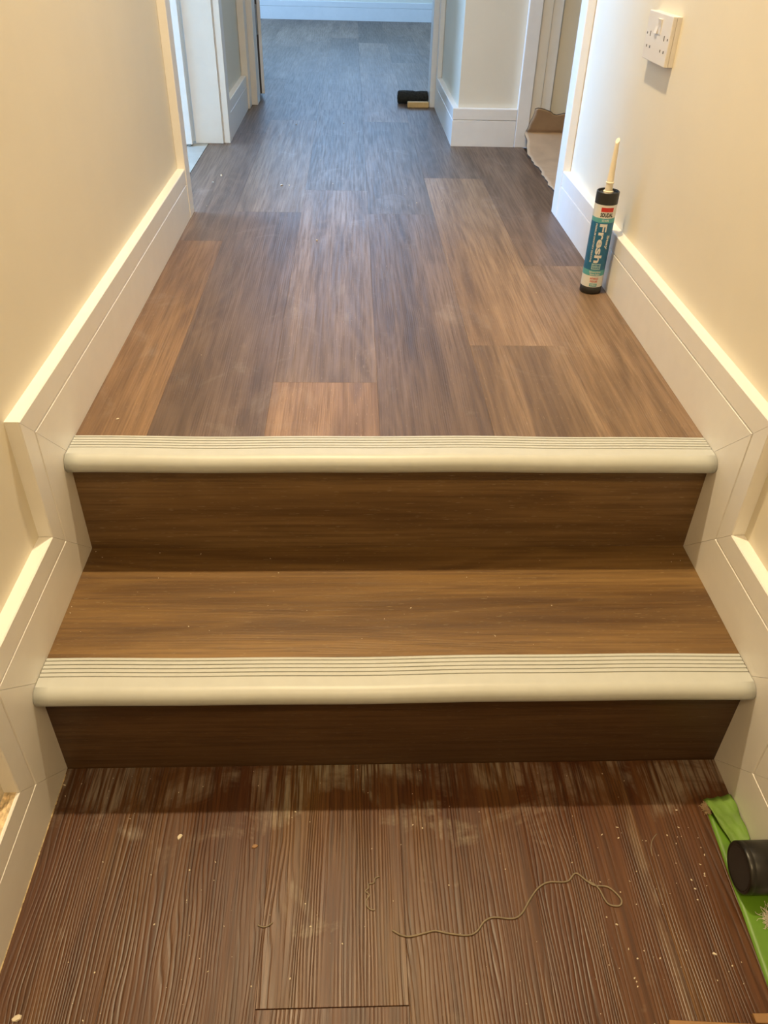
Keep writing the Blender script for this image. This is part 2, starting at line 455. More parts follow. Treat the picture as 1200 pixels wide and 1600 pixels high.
for ci in range(-3, 10):
    x0, x1 = -0.574 + PW * ci, -0.574 + PW * (ci + 1)
    if ci == 5: x1 = 0.553
    if ci > 5: x0, x1 = 0.553 + PW * (ci - 6), 0.553 + PW * (ci - 5)
    j = JOINT[ci]
    edges = [yback] + [j + 1.2192 * k for k in range(-1, 6) if yback + 0.02 < j + 1.2192 * k < Y4] + [Y4 + 0.015]
    for pi, (a, b) in enumerate(zip(edges, edges[1:])):
        tv = rnd.uniform(0.76, 1.22)
        tint = TONE.get((ci, pi)) or (tv, tv * 0.98, tv * 0.98)
        hall = 0 <= ci <= 5
        if not hall:
            if b < Y3 + 0.13: continue
            a2 = max(a, Y3 + 0.125)
        else:
            a2 = a
        L, R, A, B = x0 + GAP, x1 - GAP, a2 + GAP, b - GAP
        poly = [(L, A), (R, A), (R, B), (L, B)]
        # outermost hall planks: trimmed at the walls, full width in the doorways and in the far room
        if ci in (0, 5):
            inn = -WX if ci == 0 else WX
            d0, d1 = (YL, Y2) if ci == 0 else (YR, Y2)
            cuts = sorted({A, B, *[q for q in (d0, d1, Y3 + 0.1) if A < q < B]})
            side = []
            for c0, c1 in zip(cuts, cuts[1:]):
                mid_ = (c0 + c1) / 2
                full = d0 < mid_ < d1 or mid_ > Y3 + 0.1
                xx = (L if ci == 0 else R) if full else inn
                side += [(xx, c0), (xx, c1)]
            if ci == 0: poly = [(R, A), (R, B)] + side[::-1]
            else: poly = [(L, B), (L, A)] + side
        o = prism('plank', poly, -0.0040, 0.0, M['floor'], floor, bev=0.00015, world_origin=((L + R) / 2, (A + B) / 2))
        o.color = (*tint, 1)

# ---- side room and right-hand room floors
struct(box('floor_side_room', (-2.7, 0.2, -0.1), (-0.577, 2.2, -0.001), M['tile']), 'pale tiled floor showing at the side doorway threshold', 'floor')
struct(box('floor_right_room', (0.556, 0.5, -0.1), (2.2, Y2 + 0.02, -0.006), M['screed']), 'bare floor under the brown cardboard', 'floor')

# ---- lower floor
lower = struct(box('floor_lower', (-0.52, -2.6, ZL - 0.08), (0.52, -D1 + 0.012, ZL - 0.0045), M['screed']), 'lower hall floor of dark red-brown embossed planks', 'floor')
lz = lower.location
LJ = {0: -0.95, 1: -1.2, 2: -0.6305, 3: -1.05, 4: -0.80, 5: -0.72}
LX = [-0.52, -0.3695, -0.1835, 0.0005, 0.1795, 0.3450, 0.52]
LT = [(0.95, 0.95, 1.0), (0.92, 0.86, 0.86), (1.12, 1.16, 1.12), (1.06, 1.06, 1.02), (0.96, 0.86, 0.82), (1.0, 0.95, 0.92)]
for i in range(6):
    edges = [-D1 - 0.0005, LJ[i], max(LJ[i] - 1.2, -2.6), -2.6] if LJ[i] - 1.2 > -2.59 else [-D1 - 0.0005, LJ[i], -2.6]
    for k, (b, a) in enumerate(zip(edges, edges[1:])):
        g, ge = 0.0001, 0.0005
        p = [(LX[i] + g, a + ge), (LX[i + 1] - g, a + ge), (LX[i + 1] - g, b - ge), (LX[i] + g, b - ge)]
        o = prism('plank', p, ZL - 0.004, ZL, M['old'], lower, bev=0.00025)
        o.location -= lz
        o.color = (*LT[(i + 2 * k) % 6], 1)

# ------------------------------------------------------------------ stairs
stairs = empty('stairs', (0, 0, ZL))
props(stairs, 'two wood-look vinyl steps with ribbed grey-beige nosings', 'stairs')


def sbox(name, a, b, mat, bev=0.0):
    cx, cy, cz = [(a[i] + b[i]) / 2 for i in range(3)]
    bm = bmesh.new()
    bbox(bm, (a[0] - cx, a[1] - cy, a[2] - cz), (b[0] - cx, b[1] - cy, b[2] - cz), bev)
    o = fin(bm, name, mat, stairs)
    o.location = (cx, cy, cz - ZL)
    return o


SW = 0.5195
sbox('riser', (-SW, 0.0, -H1 - 0.003), (SW, 0.010, -0.004), M['tread']).color = (1.06, 1.13, 1.02, 1)
sbox('tread', (-SW, -D1 + 0.0435, -H1 - 0.004), (SW, 0.0, -H1), M['tread']).color = (1.08, 1.10, 0.82, 1)
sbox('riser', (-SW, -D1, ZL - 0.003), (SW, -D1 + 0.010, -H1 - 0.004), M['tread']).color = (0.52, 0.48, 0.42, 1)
sbox('carcass', (-SW, -D1 + 0.0105, ZL - 0.03), (SW, 0.012, -H1 - 0.0045), M['screed'])


def nosing(y0, z0, seed):
    prof = []          # (y, z, groove?)
    prof.append((0.043, -0.001)); prof.append((0.0428, 0.0016)); prof.append((0.0410, 0.0024))
    gs = [0.0365, 0.0292, 0.0219, 0.0146, 0.0073]
    gi = []
    for g in gs:
        prof += [(g + 0.0011, 0.0025), (g + 0.0008, 0.0009), (g - 0.0008, 0.0009), (g - 0.0011, 0.0025)]
        gi.append(len(prof) - 3)
    for k in range(0, 15):
        a = math.pi / 2 + math.pi * k / 14 * 1.02
        prof.append((-0.0105 + 0.0160 * math.cos(a), -0.0130 + 0.0155 * math.sin(a)))
    prof += [(-0.004, -0.0285), (-0.0006, -0.0280), (-0.0006, -0.001)]
    n = len(prof)
    rg = random.Random(seed)
    ph = [rg.uniform(0, 6) for _ in range(3)]
    bm = bmesh.new()
    N = 48
    rows = []
    for i in range(N + 1):
        x = -0.4990 + 0.998 * i / N
        wv = 0.0007 * math.sin(9 * x + ph[0]) + 0.0004 * math.sin(23 * x + ph[1])
        rows.append([bm.verts.new((x, py + wv * 0.6, pz + (wv if pz > -0.02 else 0.5 * wv))) for py, pz in prof])
    for a, b in zip(rows, rows[1:]):
        for k in range(n):
            f = bm.faces.new((a[k], a[(k + 1) % n], b[(k + 1) % n], b[k]))
            f.smooth = k >= 23 and k <= 36
            f.material_index = 1 if k in gi else 0
    bm.faces.new(rows[0]); bm.faces.new(rows[-1][::-1])
    o = fin(bm, 'nosing', [M['nosing'], M['nosing_groove']], stairs)
    o.location = (0, y0, z0 - ZL)
    props(o, label='ribbed grey-beige vinyl stair nosing')


nosing(0.0, 0.0, 1)
nosing(-D1, -H1, 2)

# ------------------------------------------------------------------ skirtings
# profile: distance from floor edge, thickness from wall
SP = [(0.0, 0.0), (0.0, 0.0195), (0.0005, 0.02), (0.0848, 0.02), (0.0866, 0.0162), (0.0872, 0.0162), (0.0884, 0.0198), (0.1225, 0.0198), (0.1240, 0.0183), (0.1240, 0.0)]


def stepped_skirting(name, side, yend, label):
    root = empty(name, (side * WX, 0, 0))
    struct(root, label, 'skirting')
    nodes = [((yend, 0), (0, 1)), ((0, 0), (-1, 1)), ((0, -H1), (-1, 1)), ((-D1, -H1), (-1, 1)), ((-D1, ZL), (-1, 1)), ((-2.6, ZL), (0, 1))]
    for (a, ma), (b, mb) in zip(nodes, nodes[1:]):
        dx, dz = b[0] - a[0], b[1] - a[1]
        ln = math.hypot(dx, dz); dx /= ln; dz /= ln
        e = 0.0003
        bm = bmesh.new()
        r0, r1 = [], []
        for t, th in SP:
            r0.append(bm.verts.new((-side * th, a[0] + ma[0] * t + dx * e, a[1] + ma[1] * t + dz * e)))
            r1.append(bm.verts.new((-side * th, b[0] + mb[0] * t - dx * e, b[1] + mb[1] * t - dz * e)))
        n = len(SP)
        for k in range(n):
            bm.faces.new((r0[k], r0[(k + 1) % n], r1[(k + 1) % n], r1[k]))
        bm.faces.new(r0); bm.faces.new(r1[::-1])
        fin(bm, 'skirting_board', M['white'], root)
    return root


stepped_skirting('baseboard_left', -1, 1.158, 'white grooved skirting stepping down the stairs below the plain cream wall')
stepped_skirting('baseboard_right', 1, 1.199, 'white grooved skirting stepping down the stairs behind the sealant tube')


def skirt(name, p0, p1, nrm, label, m0=0.0, m1=0.0, z=0.0):
    """straight skirting from p0 to p1 on the wall plane; nrm points into the room; m = mitre extension per thickness"""
    p0, p1, nrm = Vector((*p0, z)), Vector((*p1, z)), Vector((*nrm, 0))
    d = (p1 - p0).normalized()
    bm = bmesh.new()
    r0, r1 = [], []
    for t, th in SP:
        r0.append(bm.verts.new(nrm * th + Vector((0, 0, t)) - d * m0 * th))
        r1.append(bm.verts.new((p1 - p0) + nrm * th + Vector((0, 0, t)) + d * m1 * th))
    n = len(SP)
    for k in range(n):
        bm.faces.new((r0[k], r0[(k + 1) % n], r1[(k + 1) % n], r1[k]))
    bm.faces.new(r0); bm.faces.new(r1[::-1])
    o = fin(bm, name, M['white'])
    o.location = p0
    return struct(o, label, 'skirting')


skirt('baseboard_left_far', (-WX, 2.102), (-WX, 2.65), (1, 0), 'short white skirting between the side doorway and the end door frame')
skirt('baseboard_return_front', (XR + 0.02, Y2 + 0.02), (0.518, Y2 + 0.02), (0, -1), 'short white skirting facing the steps beside the cardboard', m0=1.0)
skirt('baseboard_return_side', (XR + 0.02, Y2 + 0.02), (XR + 0.02, 2.695), (-1, 0), 'white skirting running back from the wall corner to the end doorway', m0=1.0)
skirt('baseboard_far', (-1.9, Y4 + 0.02), (2.1, Y4 + 0.02), (0, -1), 'bluish white skirting along the far wall of the end room')

# ------------------------------------------------------------------ door frames and doors
def board(name, a, b, label, cat='door trim', bev=0.002):
    return struct(box(name, a, b, M['white'], bev=bev), label, cat)


TOPZ = 2.03
board('trim_1', (-WX, 1.158, 0), (-0.4985, YL, TOPZ), 'white architrave at the end of the plain cream wall')
board('trim_2', (0.4985, 1.199, 0), (WX, YR, TOPZ), 'white architrave at the end of the wall with the socket')
# far jamb of the left doorway
lj = struct(empty('trim_3', (-0.58, 2.03, 0)), 'bright white door lining of the side doorway with the pale threshold', 'door trim')
def lb(parent, name, a, b, mat=None, bev=0.0015):
    L = parent.location
    return box(name, [a[i] - L[i] for i in range(3)], [b[i] - L[i] for i in range(3)], mat or M['white'], parent, bev)
lb(lj, 'lining', (-0.62, 2.02, 0), (-0.522, 2.05, TOPZ))
lb(lj, 'architrave', (-0.519, 2.028, 0), (-0.4985, 2.098, TOPZ))
lb(lj, 'door_stop', (-0.5215, 2.026, 0), (-0.5195, 2.05, TOPZ))
# open door leaf in the side room
dl = struct(empty('door_1', (-0.625, 2.0, 0)), 'white door leaf standing open inside the side room', 'door')
lb(dl, 'leaf', (-1.38, 1.978, 0.004), (-0.626, 2.015, 1.98)).rotation_euler.z = math.radians(3)
lb(dl, 'hinge', (-0.642, 1.9745, 0.0), (-0.630, 1.9775, 0.006), M['steel'], 0.0)
# side doorway heads
struct(multi('trim_4', [((-0.64, YL, TOPZ), (-0.5, Y2 + 0.01, CZ)), ((0.5, YR, TOPZ), (0.64, Y2 + 0.02, CZ))], M['wall']), 'lintels over the two side doorways, out of view', 'lintel')
# stepped frame facing us beside the cardboard
rj = struct(empty('trim_5', (0.58, 2.05, 0)), 'white stepped door frame standing behind the torn cardboard', 'door trim')
lb(rj, 'architrave', (0.5195, 2.038, 0), (0.5650, Y2 + 0.0195, TOPZ))
lb(rj, 'lining', (0.5655, 2.046, 0), (0.6010, Y2 + 0.0195, TOPZ))
lb(rj, 'door_stop', (0.6015, 2.050, 0), (0.6365, Y2 + 0.0195, TOPZ))
# end doorway
ej = struct(empty('trim_6', (-0.49, 2.75, 0)), 'white frame with the hinge on the end doorway', 'door trim')
lb(ej, 'architrave', (-0.5195, 2.655, 0), (-0.492, 2.738, TOPZ))
lb(ej, 'lining', (-0.5195, 2.741, 0), (-0.468, 2.84, TOPZ))
er = struct(empty('trim_7', (0.29, 2.75, 0)), 'white frame of the end doorway beside the black roller', 'door trim')
lb(er, 'architrave', (0.290, 2.700, 0), (0.3095, 2.752, TOPZ))
lb(er, 'lining', (0.268, 2.755, 0), (0.3095, 2.86, TOPZ))
d2 = struct(empty('door_2', (-0.47, 2.88, 0)), 'white door of the end room standing open, seen edge on', 'door')
leaf = lb(d2, 'leaf', (-0.488, 2.864, 0.024), (-0.450, 3.58, 1.98))
leaf.rotation_euler.z = math.radians(10)
bm = bmesh.new(); bbox(bm, (-0.0015, -0.0172, 0.024), (0.0068, -0.0156, 1.98))  # painted shade: dark strip for the gap between lining and leaf
props(fin(bm, 'edge_gap_shade', M['gap_shade'], leaf), label='dark brown strip painting the shaded gap at the door edge')
hb = bmesh.new()
bbox(hb, (-0.0042, -0.003, -0.052), (0.0042, 0.003, 0.052))
lathe(hb, [(0.0040, -0.054), (0.0040, 0.054)], 12)
h = fin(hb, 'hinge', M['steel'], d2)
h.location = (-0.4640 + 0.47, 2.8555 - 2.88, 0.302)
props(h, label='dull steel butt hinge')

# ------------------------------------------------------------------ double socket on the right wall
sk = empty('wall_socket', (WX, 0.667, 0.4497))
props(sk, 'white double power socket with rocker switch on the cream wall', 'socket')
# local frame: x out of wall is -x ; y along the wall ; z up
bm = bmesh.new(); bbox(bm, (-0.0088, -0.0686, 0.0004), (0.0, 0.0686, 0.0796), 0.0006)
fin(bm, 'back_box', M['plastic'], sk)
bm = bmesh.new(); bbox(bm, (-0.0165, -0.0690, 0.0), (-0.0089, 0.0690, 0.080), 0.0012)
plate = fin(bm, 'face_plate', M['plastic'], sk)


def hole(y, z, wy, wz):
    b = bmesh.new(); bbox(b, (-0.0169, y - wy / 2, z - wz / 2), (-0.0162, y + wy / 2, z + wz / 2))
    fin(b, 'pin_hole', M['hole'], plate)


for cy in (-0.041, 0.041):
    hole(cy * 1.0, 0.0435, 0.0032, 0.0085)
    for s in (-1, 1): hole(cy + s * 0.0095, 0.0225, 0.0040, 0.0044)
for cy in (-0.060, 0.060):
    b = bmesh.new(); lathe(b, [(0.0021, 0), (0.0021, 0.0005)], 12)
    o = fin(b, 'screw', M['hole'], plate); o.rotation_euler = (0, -math.pi / 2, 0); o.location = (-0.0164, cy, 0.0430)
for i, cy in enumerate((0.0078, -0.0078)):
    b = bmesh.new()
    s = 1 if i == 0 else -1
    vs = [(-0.0165, 0.047), (-0.0165 - (0.0034 if s > 0 else 0.0010), 0.047), (-0.0178, 0.058), (-0.0165 - (0.0010 if s > 0 else 0.0034), 0.071), (-0.0165, 0.071)]
    lo = [b.verts.new((x, cy - 0.0074, z)) for x, z in vs]
    hi = [b.verts.new((x, cy + 0.0074, z)) for x, z in vs]
    b.faces.new(lo); b.faces.new(hi[::-1])
    for k in range(5): b.faces.new((lo[k], hi[k], hi[(k + 1) % 5], lo[(k + 1) % 5]))
    fin(b, 'rocker_switch', M['plastic'], sk)

# ------------------------------------------------------------------ sealant cartridge
TX, TY = 0.4660, 0.668
tb = empty('sealant_tube', (TX, TY, 0))
props(tb, 'blue and teal sealant cartridge with cream nozzle standing against the skirting', 'sealant tube')
R = 0.0233
LZ0, LZ1 = 0.0165, 0.1915
bm = bmesh.new()
lathe(bm, [(R - 0.0015, 0.001), (R + 0.0002, 0.0025), (R + 0.0002, LZ0), (R - 0.0006, LZ0 + 0.0005)], 40)
fin(bm, 'base_cap', M['tube_black'], tb, True)
bm = bmesh.new()
lathe(bm, [(R - 0.0006, LZ1 - 0.0005), (R + 0.0002, LZ1), (R + 0.0002, 0.2145), (R - 0.0008, 0.2155), (R - 0.0022, 0.2150), (R - 0.0030, 0.2115), (0.012, 0.2112), (0.0095, 0.2125)], 40)
fin(bm, 'shoulder', M['tube_black'], tb, False)
bm = bmesh.new()
lathe(bm, [(0.0103, 0.2120), (0.0103, 0.2150), (0.0078, 0.2158), (0.0076, 0.2300), (0.0086, 0.2306), (0.0086, 0.2325), (0.0074, 0.2332), (0.0064, 0.2500), (0.0040, 0.3085)], 24, True, False)
tip = [v for v in bm.verts if v.co.z > 0.3]
for v in tip: v.co.z += v.co.x * 0.75 + v.co.y * 0.9 + 0.003
bm.faces.new(tip)
fin(bm, 'nozzle', M['nozzle'], tb, False)
# printed sleeve: bands of colour
bm = bmesh.new()
LL = LZ1 - LZ0
bands = [(0.0, 'lab_white'), (0.152, 'lab_teal'), (0.205, 'lab_blue'), (0.785, 'lab_teal'), (0.855, 'lab_white'), (1.0, None)]
NS = 48
mats, names_ = [], []
for k in range(len(bands) - 1):
    nmx = bands[k][1]
    if nmx not in names_: names_.append(nmx)
for k in range(len(bands) - 1):
    za, zb = LZ1 - LL * bands[k][0], LZ1 - LL * bands[k + 1][0]
    ra = [bm.verts.new((R * math.cos(2 * math.pi * i / NS), R * math.sin(2 * math.pi * i / NS), za)) for i in range(NS)]
    rb = [bm.verts.new((R * math.cos(2 * math.pi * i / NS), R * math.sin(2 * math.pi * i / NS), zb)) for i in range(NS)]
    for i in range(NS):
        f = bm.faces.new((ra[i], rb[i], rb[(i + 1) % NS], ra[(i + 1) % NS]))
        f.smooth = True
        f.material_index = names_.index(bands[k][1])
me = bpy.data.meshes.new('printed_sleeve'); bm.to_mesh(me); bm.free()
sleeve = link('printed_sleeve', me, [M[q] for q in names_], tb)
A0 = math.atan2(CAMP.y - TY, CAMP.x - TX) + 0.10


def wrap(bm_, u0, frac, name, mat, rad=0.00018):
    """bm_ in flat (u, v) metres -> on the sleeve; frac = fraction down the label"""
    for k in range(-34, 35):
        bmesh.ops.bisect_plane(bm_, geom=list(bm_.verts) + list(bm_.edges) + list(bm_.faces), plane_co=(k * 0.001, 0, 0), plane_no=(1, 0, 0))
    z0 = LZ1 - LL * frac
    for v in bm_.verts:
        a = A0 + (v.co.x + u0) / R
        z = z0 + v.co.y
        v.co = ((R + rad) * math.cos(a), (R + rad) * math.sin(a), z)
    me_ = bpy.data.meshes.new(name); bm_.to_mesh(me_); bm_.free()
    return link(name, me_, mat, sleeve)


def flat_rect(u0, f0, wid, f1, name, mat, rad=0.0001):
    b = bmesh.new()
    h_ = LL * (f1 - f0)
    b.faces.new([b.verts.new(c) for c in ((-wid / 2, -h_, 0), (wid / 2, -h_, 0), (wid / 2, 0, 0), (-wid / 2, 0, 0))])
    return wrap(b, u0, f0, name, mat, rad)


def text_bm(s, width, height, bold, vertical):
    cu = bpy.data.curves.new('lettering', 'FONT')
    cu.body = s
    cu.size = 1.0
    cu.offset = bold
    cu.resolution_u = 3
    cu.fill_mode = 'FRONT'
    ob = bpy.data.objects.new('lettering_tmp', cu)
    COL.objects.link(ob)
    dg = bpy.context.evaluated_depsgraph_get()
    me_ = bpy.data.meshes.new_from_object(ob.evaluated_get(dg))
    bpy.data.objects.remove(ob)
    b = bmesh.new(); b.from_mesh(me_); bpy.data.meshes.remove(me_)
    xs = [v.co.x for v in b.verts]; ys = [v.co.y for v in b.verts]
    cx, cy = (min(xs) + max(xs)) / 2, (min(ys) + max(ys)) / 2
    sx_, sy_ = width / (max(xs) - min(xs)), height / (max(ys) - min(ys))
    for v in b.verts:
        x, y = (v.co.x - cx) * sx_, (v.co.y - cy) * sy_
        v.co = (y, -x, 0) if vertical else (x, y, 0)   # vertical text reads downwards
    return b


def lettering(s, u, f, width, height, mat, bold=0.02, vertical=False):
    return wrap(text_bm(s, width, height, bold, vertical), u, f, 'lettering', mat, 0.00025)


flat_rect(0.0040, 0.028, 0.0265, 0.078, 'red_bar', M['lab_red'])
lettering('SOUDAL', 0.0040, 0.113, 0.0265, 0.0090, M['lab_black'], 0.036)
lettering('ICE WHITE', 0.0030, 0.178, 0.0140, 0.0042, M['lab_white'], 0.02)
lettering('Fresh', 0.0012, 0.455, 0.0830, 0.0155, M['lab_white'], 0.030, True)
lettering('Stay', 0.0155, 0.440, 0.0300, 0.0090, M['lab_white'], 0.03, True)
lettering('PREMIUM SANITARY SILICONE', -0.0135, 0.455, 0.0820, 0.0038, M['lab_white'], 0.02, True)
flat_rect(0.0010, 0.700, 0.0195, 0.775, 'pale_box', M['lab_pale'])
lettering('LIFETIME', 0.0010, 0.722, 0.0160, 0.0040, M['lab_blue'], 0.03)
lettering('GUARANTEE', 0.0010, 0.753, 0.0160, 0.0040, M['lab_blue'], 0.03)
lettering('Bathroom & Kitchen', 0.0015, 0.805, 0.0250, 0.0042, M['lab_white'], 0.02)
lettering('Silicone Sealant', 0.0015, 0.835, 0.0220, 0.0042, M['lab_white'], 0.02)
lettering('ANTI-MOULD', 0.0018, 0.888, 0.0180, 0.0045, M['lab_red'], 0.03)
lettering('FOOD SAFE', 0.0018, 0.925, 0.0160, 0.0045, M['lab_red'], 0.03)
flat_rect(0.0018, 0.952, 0.0165, 0.990, 'teal_box', M['lab_teal'])
lettering('INTERIOR', 0.0018, 0.970, 0.0125, 0.0036, M['lab_white'], 0.02)

# ------------------------------------------------------------------ cardboard sheet in the right doorway
rc = random.Random(11)
bm = bmesh.new()
NU, NV = 30, 130
TH = 0.0045


def card_left(s):      # ragged left edge, s runs from the near end up the flap
    return 0.5485 + 0.003 * math.sin(19 * s) + 0.0025 * math.sin(47 * s + 1) + 0.0015 * math.sin(103 * s)


near, flat_len, slope_len, ang = 1.30, 0.520, 0.205, math.radians(120)
def card_pt(s):        # position along the bent sheet -> (y, z, normal y, normal z)
    if s <= flat_len: return near + s, 0.0, 0.0, 1.0
    if s <= flat_len + slope_len:
        q = (s - flat_len) / slope_len
        a = math.atan(2 * 0.048 * q / slope_len)
        return near + flat_len + q * (slope_len - 0.006), 0.048 * q * q, -math.sin(a), math.cos(a)
    ex = s - flat_len - slope_len
    k = min(1.0, ex / 0.016)
    a = math.radians(25) * (1 - k) + ang * k
    return near + flat_len + slope_len - 0.006 + 0.006 * math.sin(k * 2.2) + ex * math.cos(ang) * k, 0.048 + ex * 0.96, -math.sin(a), math.cos(a)


top = []; bot = []
for i in range(NU + 1):
    u = i / NU
    x_u = 0.36 * u
    ln = flat_len + slope_len + 0.094 - 0.016 * min(1, max(0, (x_u - 0.035) / 0.04)) + 0.0025 * math.sin(60 * x_u) + 0.002 * math.sin(131 * x_u)
    rt_, rb_ = [], []
    for j in range(NV + 1):
        s = ln * j / NV
        y, z, ny, nz = card_pt(s)
        x = card_left(s) * (1 - u) + 0.91 * u + 0.014 * (1 - u) * min(1, max(0, s - flat_len - slope_len) / 0.06)
        z2 = z + 0.003 * max(0, math.sin(7 * s + 4 * x)) * (1 if s < flat_len else 0.3)
        rb_.append(bm.verts.new((x, y, z2 - 0.0010)))
        rt_.append(bm.verts.new((x, y + ny * TH, z2 - 0.0010 + nz * TH)))
    top.append(rt_); bot.append(rb_)
for i in range(NU):
    for j in range(NV):
        f = bm.faces.new((top[i][j], top[i + 1][j], top[i + 1][j + 1], top[i][j + 1])); f.smooth = True
        f = bm.faces.new((bot[i][j], bot[i][j + 1], bot[i + 1][j + 1], bot[i + 1][j])); f.smooth = True
def rim(a, b, c, d):
    f = bm.faces.new((a, b, c, d)); f.material_index = 1
for j in range(NV):
    rim(top[0][j], top[0][j + 1], bot[0][j + 1], bot[0][j])
    rim(top[NU][j + 1], top[NU][j], bot[NU][j], bot[NU][j + 1])
for i in range(NU):
    rim(top[i + 1][0], top[i][0], bot[i][0], bot[i + 1][0])
    rim(top[i][NV], top[i + 1][NV], bot[i + 1][NV], bot[i][NV])
card = fin(bm, 'cardboard_sheet', [M['card'], M['card_edge']])
card.location.z = 0.0012
props(card, 'torn brown cardboard sheet covering the floor in the doorway, bent up at the back', 'cardboard')

# ------------------------------------------------------------------ roller and block by the end door frame
ro = empty('roller_sleeve', (0.200, 2.835, 0))
props(ro, 'small black fuzzy roller sleeve on the floor by the end doorway', 'roller')
bm = bmesh.new()
rg = random.Random(5)
prof = [(0.010, -0.066), (0.021, -0.066), (0.0245, -0.063)] + [(0.025 + rg.uniform(-0.0012, 0.0012), -0.06 + 0.012 * k) for k in range(11)] + [(0.0245, 0.063), (0.021, 0.066), (0.010, 0.066)]
lathe(bm, prof, 28)
for v in bm.verts:
    if abs(v.co.z) < 0.065: v.co.xy *= 1 + rg.uniform(-0.03, 0.03)
o = fin(bm, 'pile_cover', M['fuzz'], ro, False)
o.rotation_euler = (0, math.pi / 2, 0.0); o.location = (0, 0, 0.0262)
bm = bmesh.new(); lathe(bm, [(0.0095, -0.068), (0.0095, 0.068)], 16)
o = fin(bm, 'core', M['tube_black'], ro, False); o.rotation_euler = (0, math.pi / 2, 0.0); o.location = (0, 0, 0.0262)
wb = empty('wood_block', (0.219, 2.752, 0), math.radians(3))
props(wb, 'small pale wooden block lying in front of the black roller', 'wood block')
bm = bmesh.new(); bbox(bm, (-0.046, -0.012, 0.0005), (0.046, 0.012, 0.0225), 0.003)
fin(bm, 'block', M['pale_wood'], wb)

# ------------------------------------------------------------------ green tape strip, folded flap, black cap (lower right)
def ribbon(name, rows, mat, th=0.0004, parent=None):
    """rows: list of lists of points (grid); thin solid sheet"""
    c = sum((Vector(p) for r in rows for p in r), Vector()) / sum(len(r) for r in rows)
    c.z = min(p[2] for r in rows for p in r)
    bm_ = bmesh.new()
    T = [[bm_.verts.new(Vector(p) - c + Vector((0, 0, th))) for p in r] for r in rows]
    B = [[bm_.verts.new(Vector(p) - c) for p in r] for r in rows]
    n, k = len(rows), len(rows[0])
    for i in range(n - 1):
        for j in range(k - 1):
            for f in ((T[i][j], T[i + 1][j], T[i + 1][j + 1], T[i][j + 1]), (B[i][j], B[i][j + 1], B[i + 1][j + 1], B[i + 1][j])):
                bm_.faces.new(f).smooth = True
    for i in range(n - 1):
        bm_.faces.new((T[i][0], T[i + 1][0], B[i + 1][0], B[i][0])); bm_.faces.new((T[i][-1], B[i][-1], B[i + 1][-1], T[i + 1][-1]))
    for j in range(k - 1):
        bm_.faces.new((T[0][j], B[0][j], B[0][j + 1], T[0][j + 1])); bm_.faces.new((T[-1][j], T[-1][j + 1], B[-1][j + 1], B[-1][j]))
    o_ = fin(bm_, name, mat, parent)
    o_.location = c
    return o_


rows = []
for i in range(27):
    y = -0.385 - 0.235 * i / 26
    xl = 0.4555 - 0.0105 * i / 26
    rows.append([(xl + (0.4985 - xl) * j / 6, y + (0.0012 * math.sin(9 * j) if i in (0, 26) else 0), ZL + 0.0003 + 0.0004 * abs(math.sin(0.7 * i + j)) * (j / 6)) for j in range(7)])
props(ribbon('tape_strip', rows, M['tape_dark']), 'flat bright green tape strip on the dark floor along the skirting', 'tape')
rows = []
for i in range(17):
    t = i / 16
    y = -0.362 - 0.072 * t
    xl = 0.4570 + 0.004 * t + 0.020 * max(0, t - 0.35)
    rw = []
    for j in range(9):
        s = j / 8
        x = xl + (0.499 - xl) * s
        z = ZL + 0.0016 + 0.0075 * (1 - s) * math.sin(math.pi * min(1, t * 1.15)) + 0.0022 * math.sin(9 * s + 6 * t) ** 2 + 0.0012 * math.sin(17 * s - 13 * t) + 0.006 * s * s
        rw.append((x, y - 0.010 * (1 - s) * t + 0.004 * s, z))
    rows.append(rw)
props(ribbon('tape_flap', rows, M['tape']), 'crumpled dull green tape end folded up in front of the lower step', 'tape')

cp = empty('black_canister', (0.472, -0.486, ZL))
props(cp, 'black plastic cylinder lying on the green tape against the skirting', 'canister')
bm = bmesh.new()
lathe(bm, [(0.0290, 0.0012), (0.0300, 0.0), (0.0325, 0.0006), (0.0338, 0.0025), (0.0340, 0.0075), (0.0336, 0.0085), (0.0340, 0.0095), (0.0340, 0.0470)], 40)
o = fin(bm, 'body', M['black'], cp, True)
o.rotation_euler = (0, math.pi / 2, 0); o.location = (-0.0215, 0, 0.0352)
bm = bmesh.new(); lathe(bm, [(0.0288, 0.0), (0.0288, 0.0016)], 32)
o = fin(bm, 'end_disc', M['tube_black'], cp); o.rotation_euler = (0, math.pi / 2, 0); o.location = (-0.0209, 0, 0.0352)


def tuft(name, c, n, ln, mat, label, cat, seed, flatz=0.5, thick=0.00035):
    rg_ = random.Random(seed)
    bm_ = bmesh.new()
    for _ in range(n):
        a = rg_.uniform(0, 6.28)
        p = Vector((rg_.gauss(0, ln * 0.25), rg_.gauss(0, ln * 0.35), abs(rg_.gauss(0, ln * 0.15)) + 0.0006))
        d = Vector((math.cos(a), math.sin(a), rg_.uniform(-0.1, flatz))).normalized()
        ps = [p]
        for _k in range(4):
            d = (d + Vector((rg_.gauss(0, 0.5), rg_.gauss(0, 0.5), rg_.gauss(0, 0.3)))).normalized()
            q = ps[-1] + d * ln * 0.16
            q.z = max(q.z, 0.0005)
            ps.append(q)
        r_ = thick
        prev = None
        for q in ps:
            ring_ = [bm_.verts.new(q + Vector((r_ * math.cos(t), r_ * math.sin(t), r_ * math.sin(t + 1)))) for t in (0, 2.1, 4.2)]
            if prev:
                for k in range(3): bm_.faces.new((prev[k], prev[(k + 1) % 3], ring_[(k + 1) % 3], ring_[k]))
            prev = ring_
    o_ = fin(bm_, name, mat)
    o_.location = c
    return props(o_, label, cat)


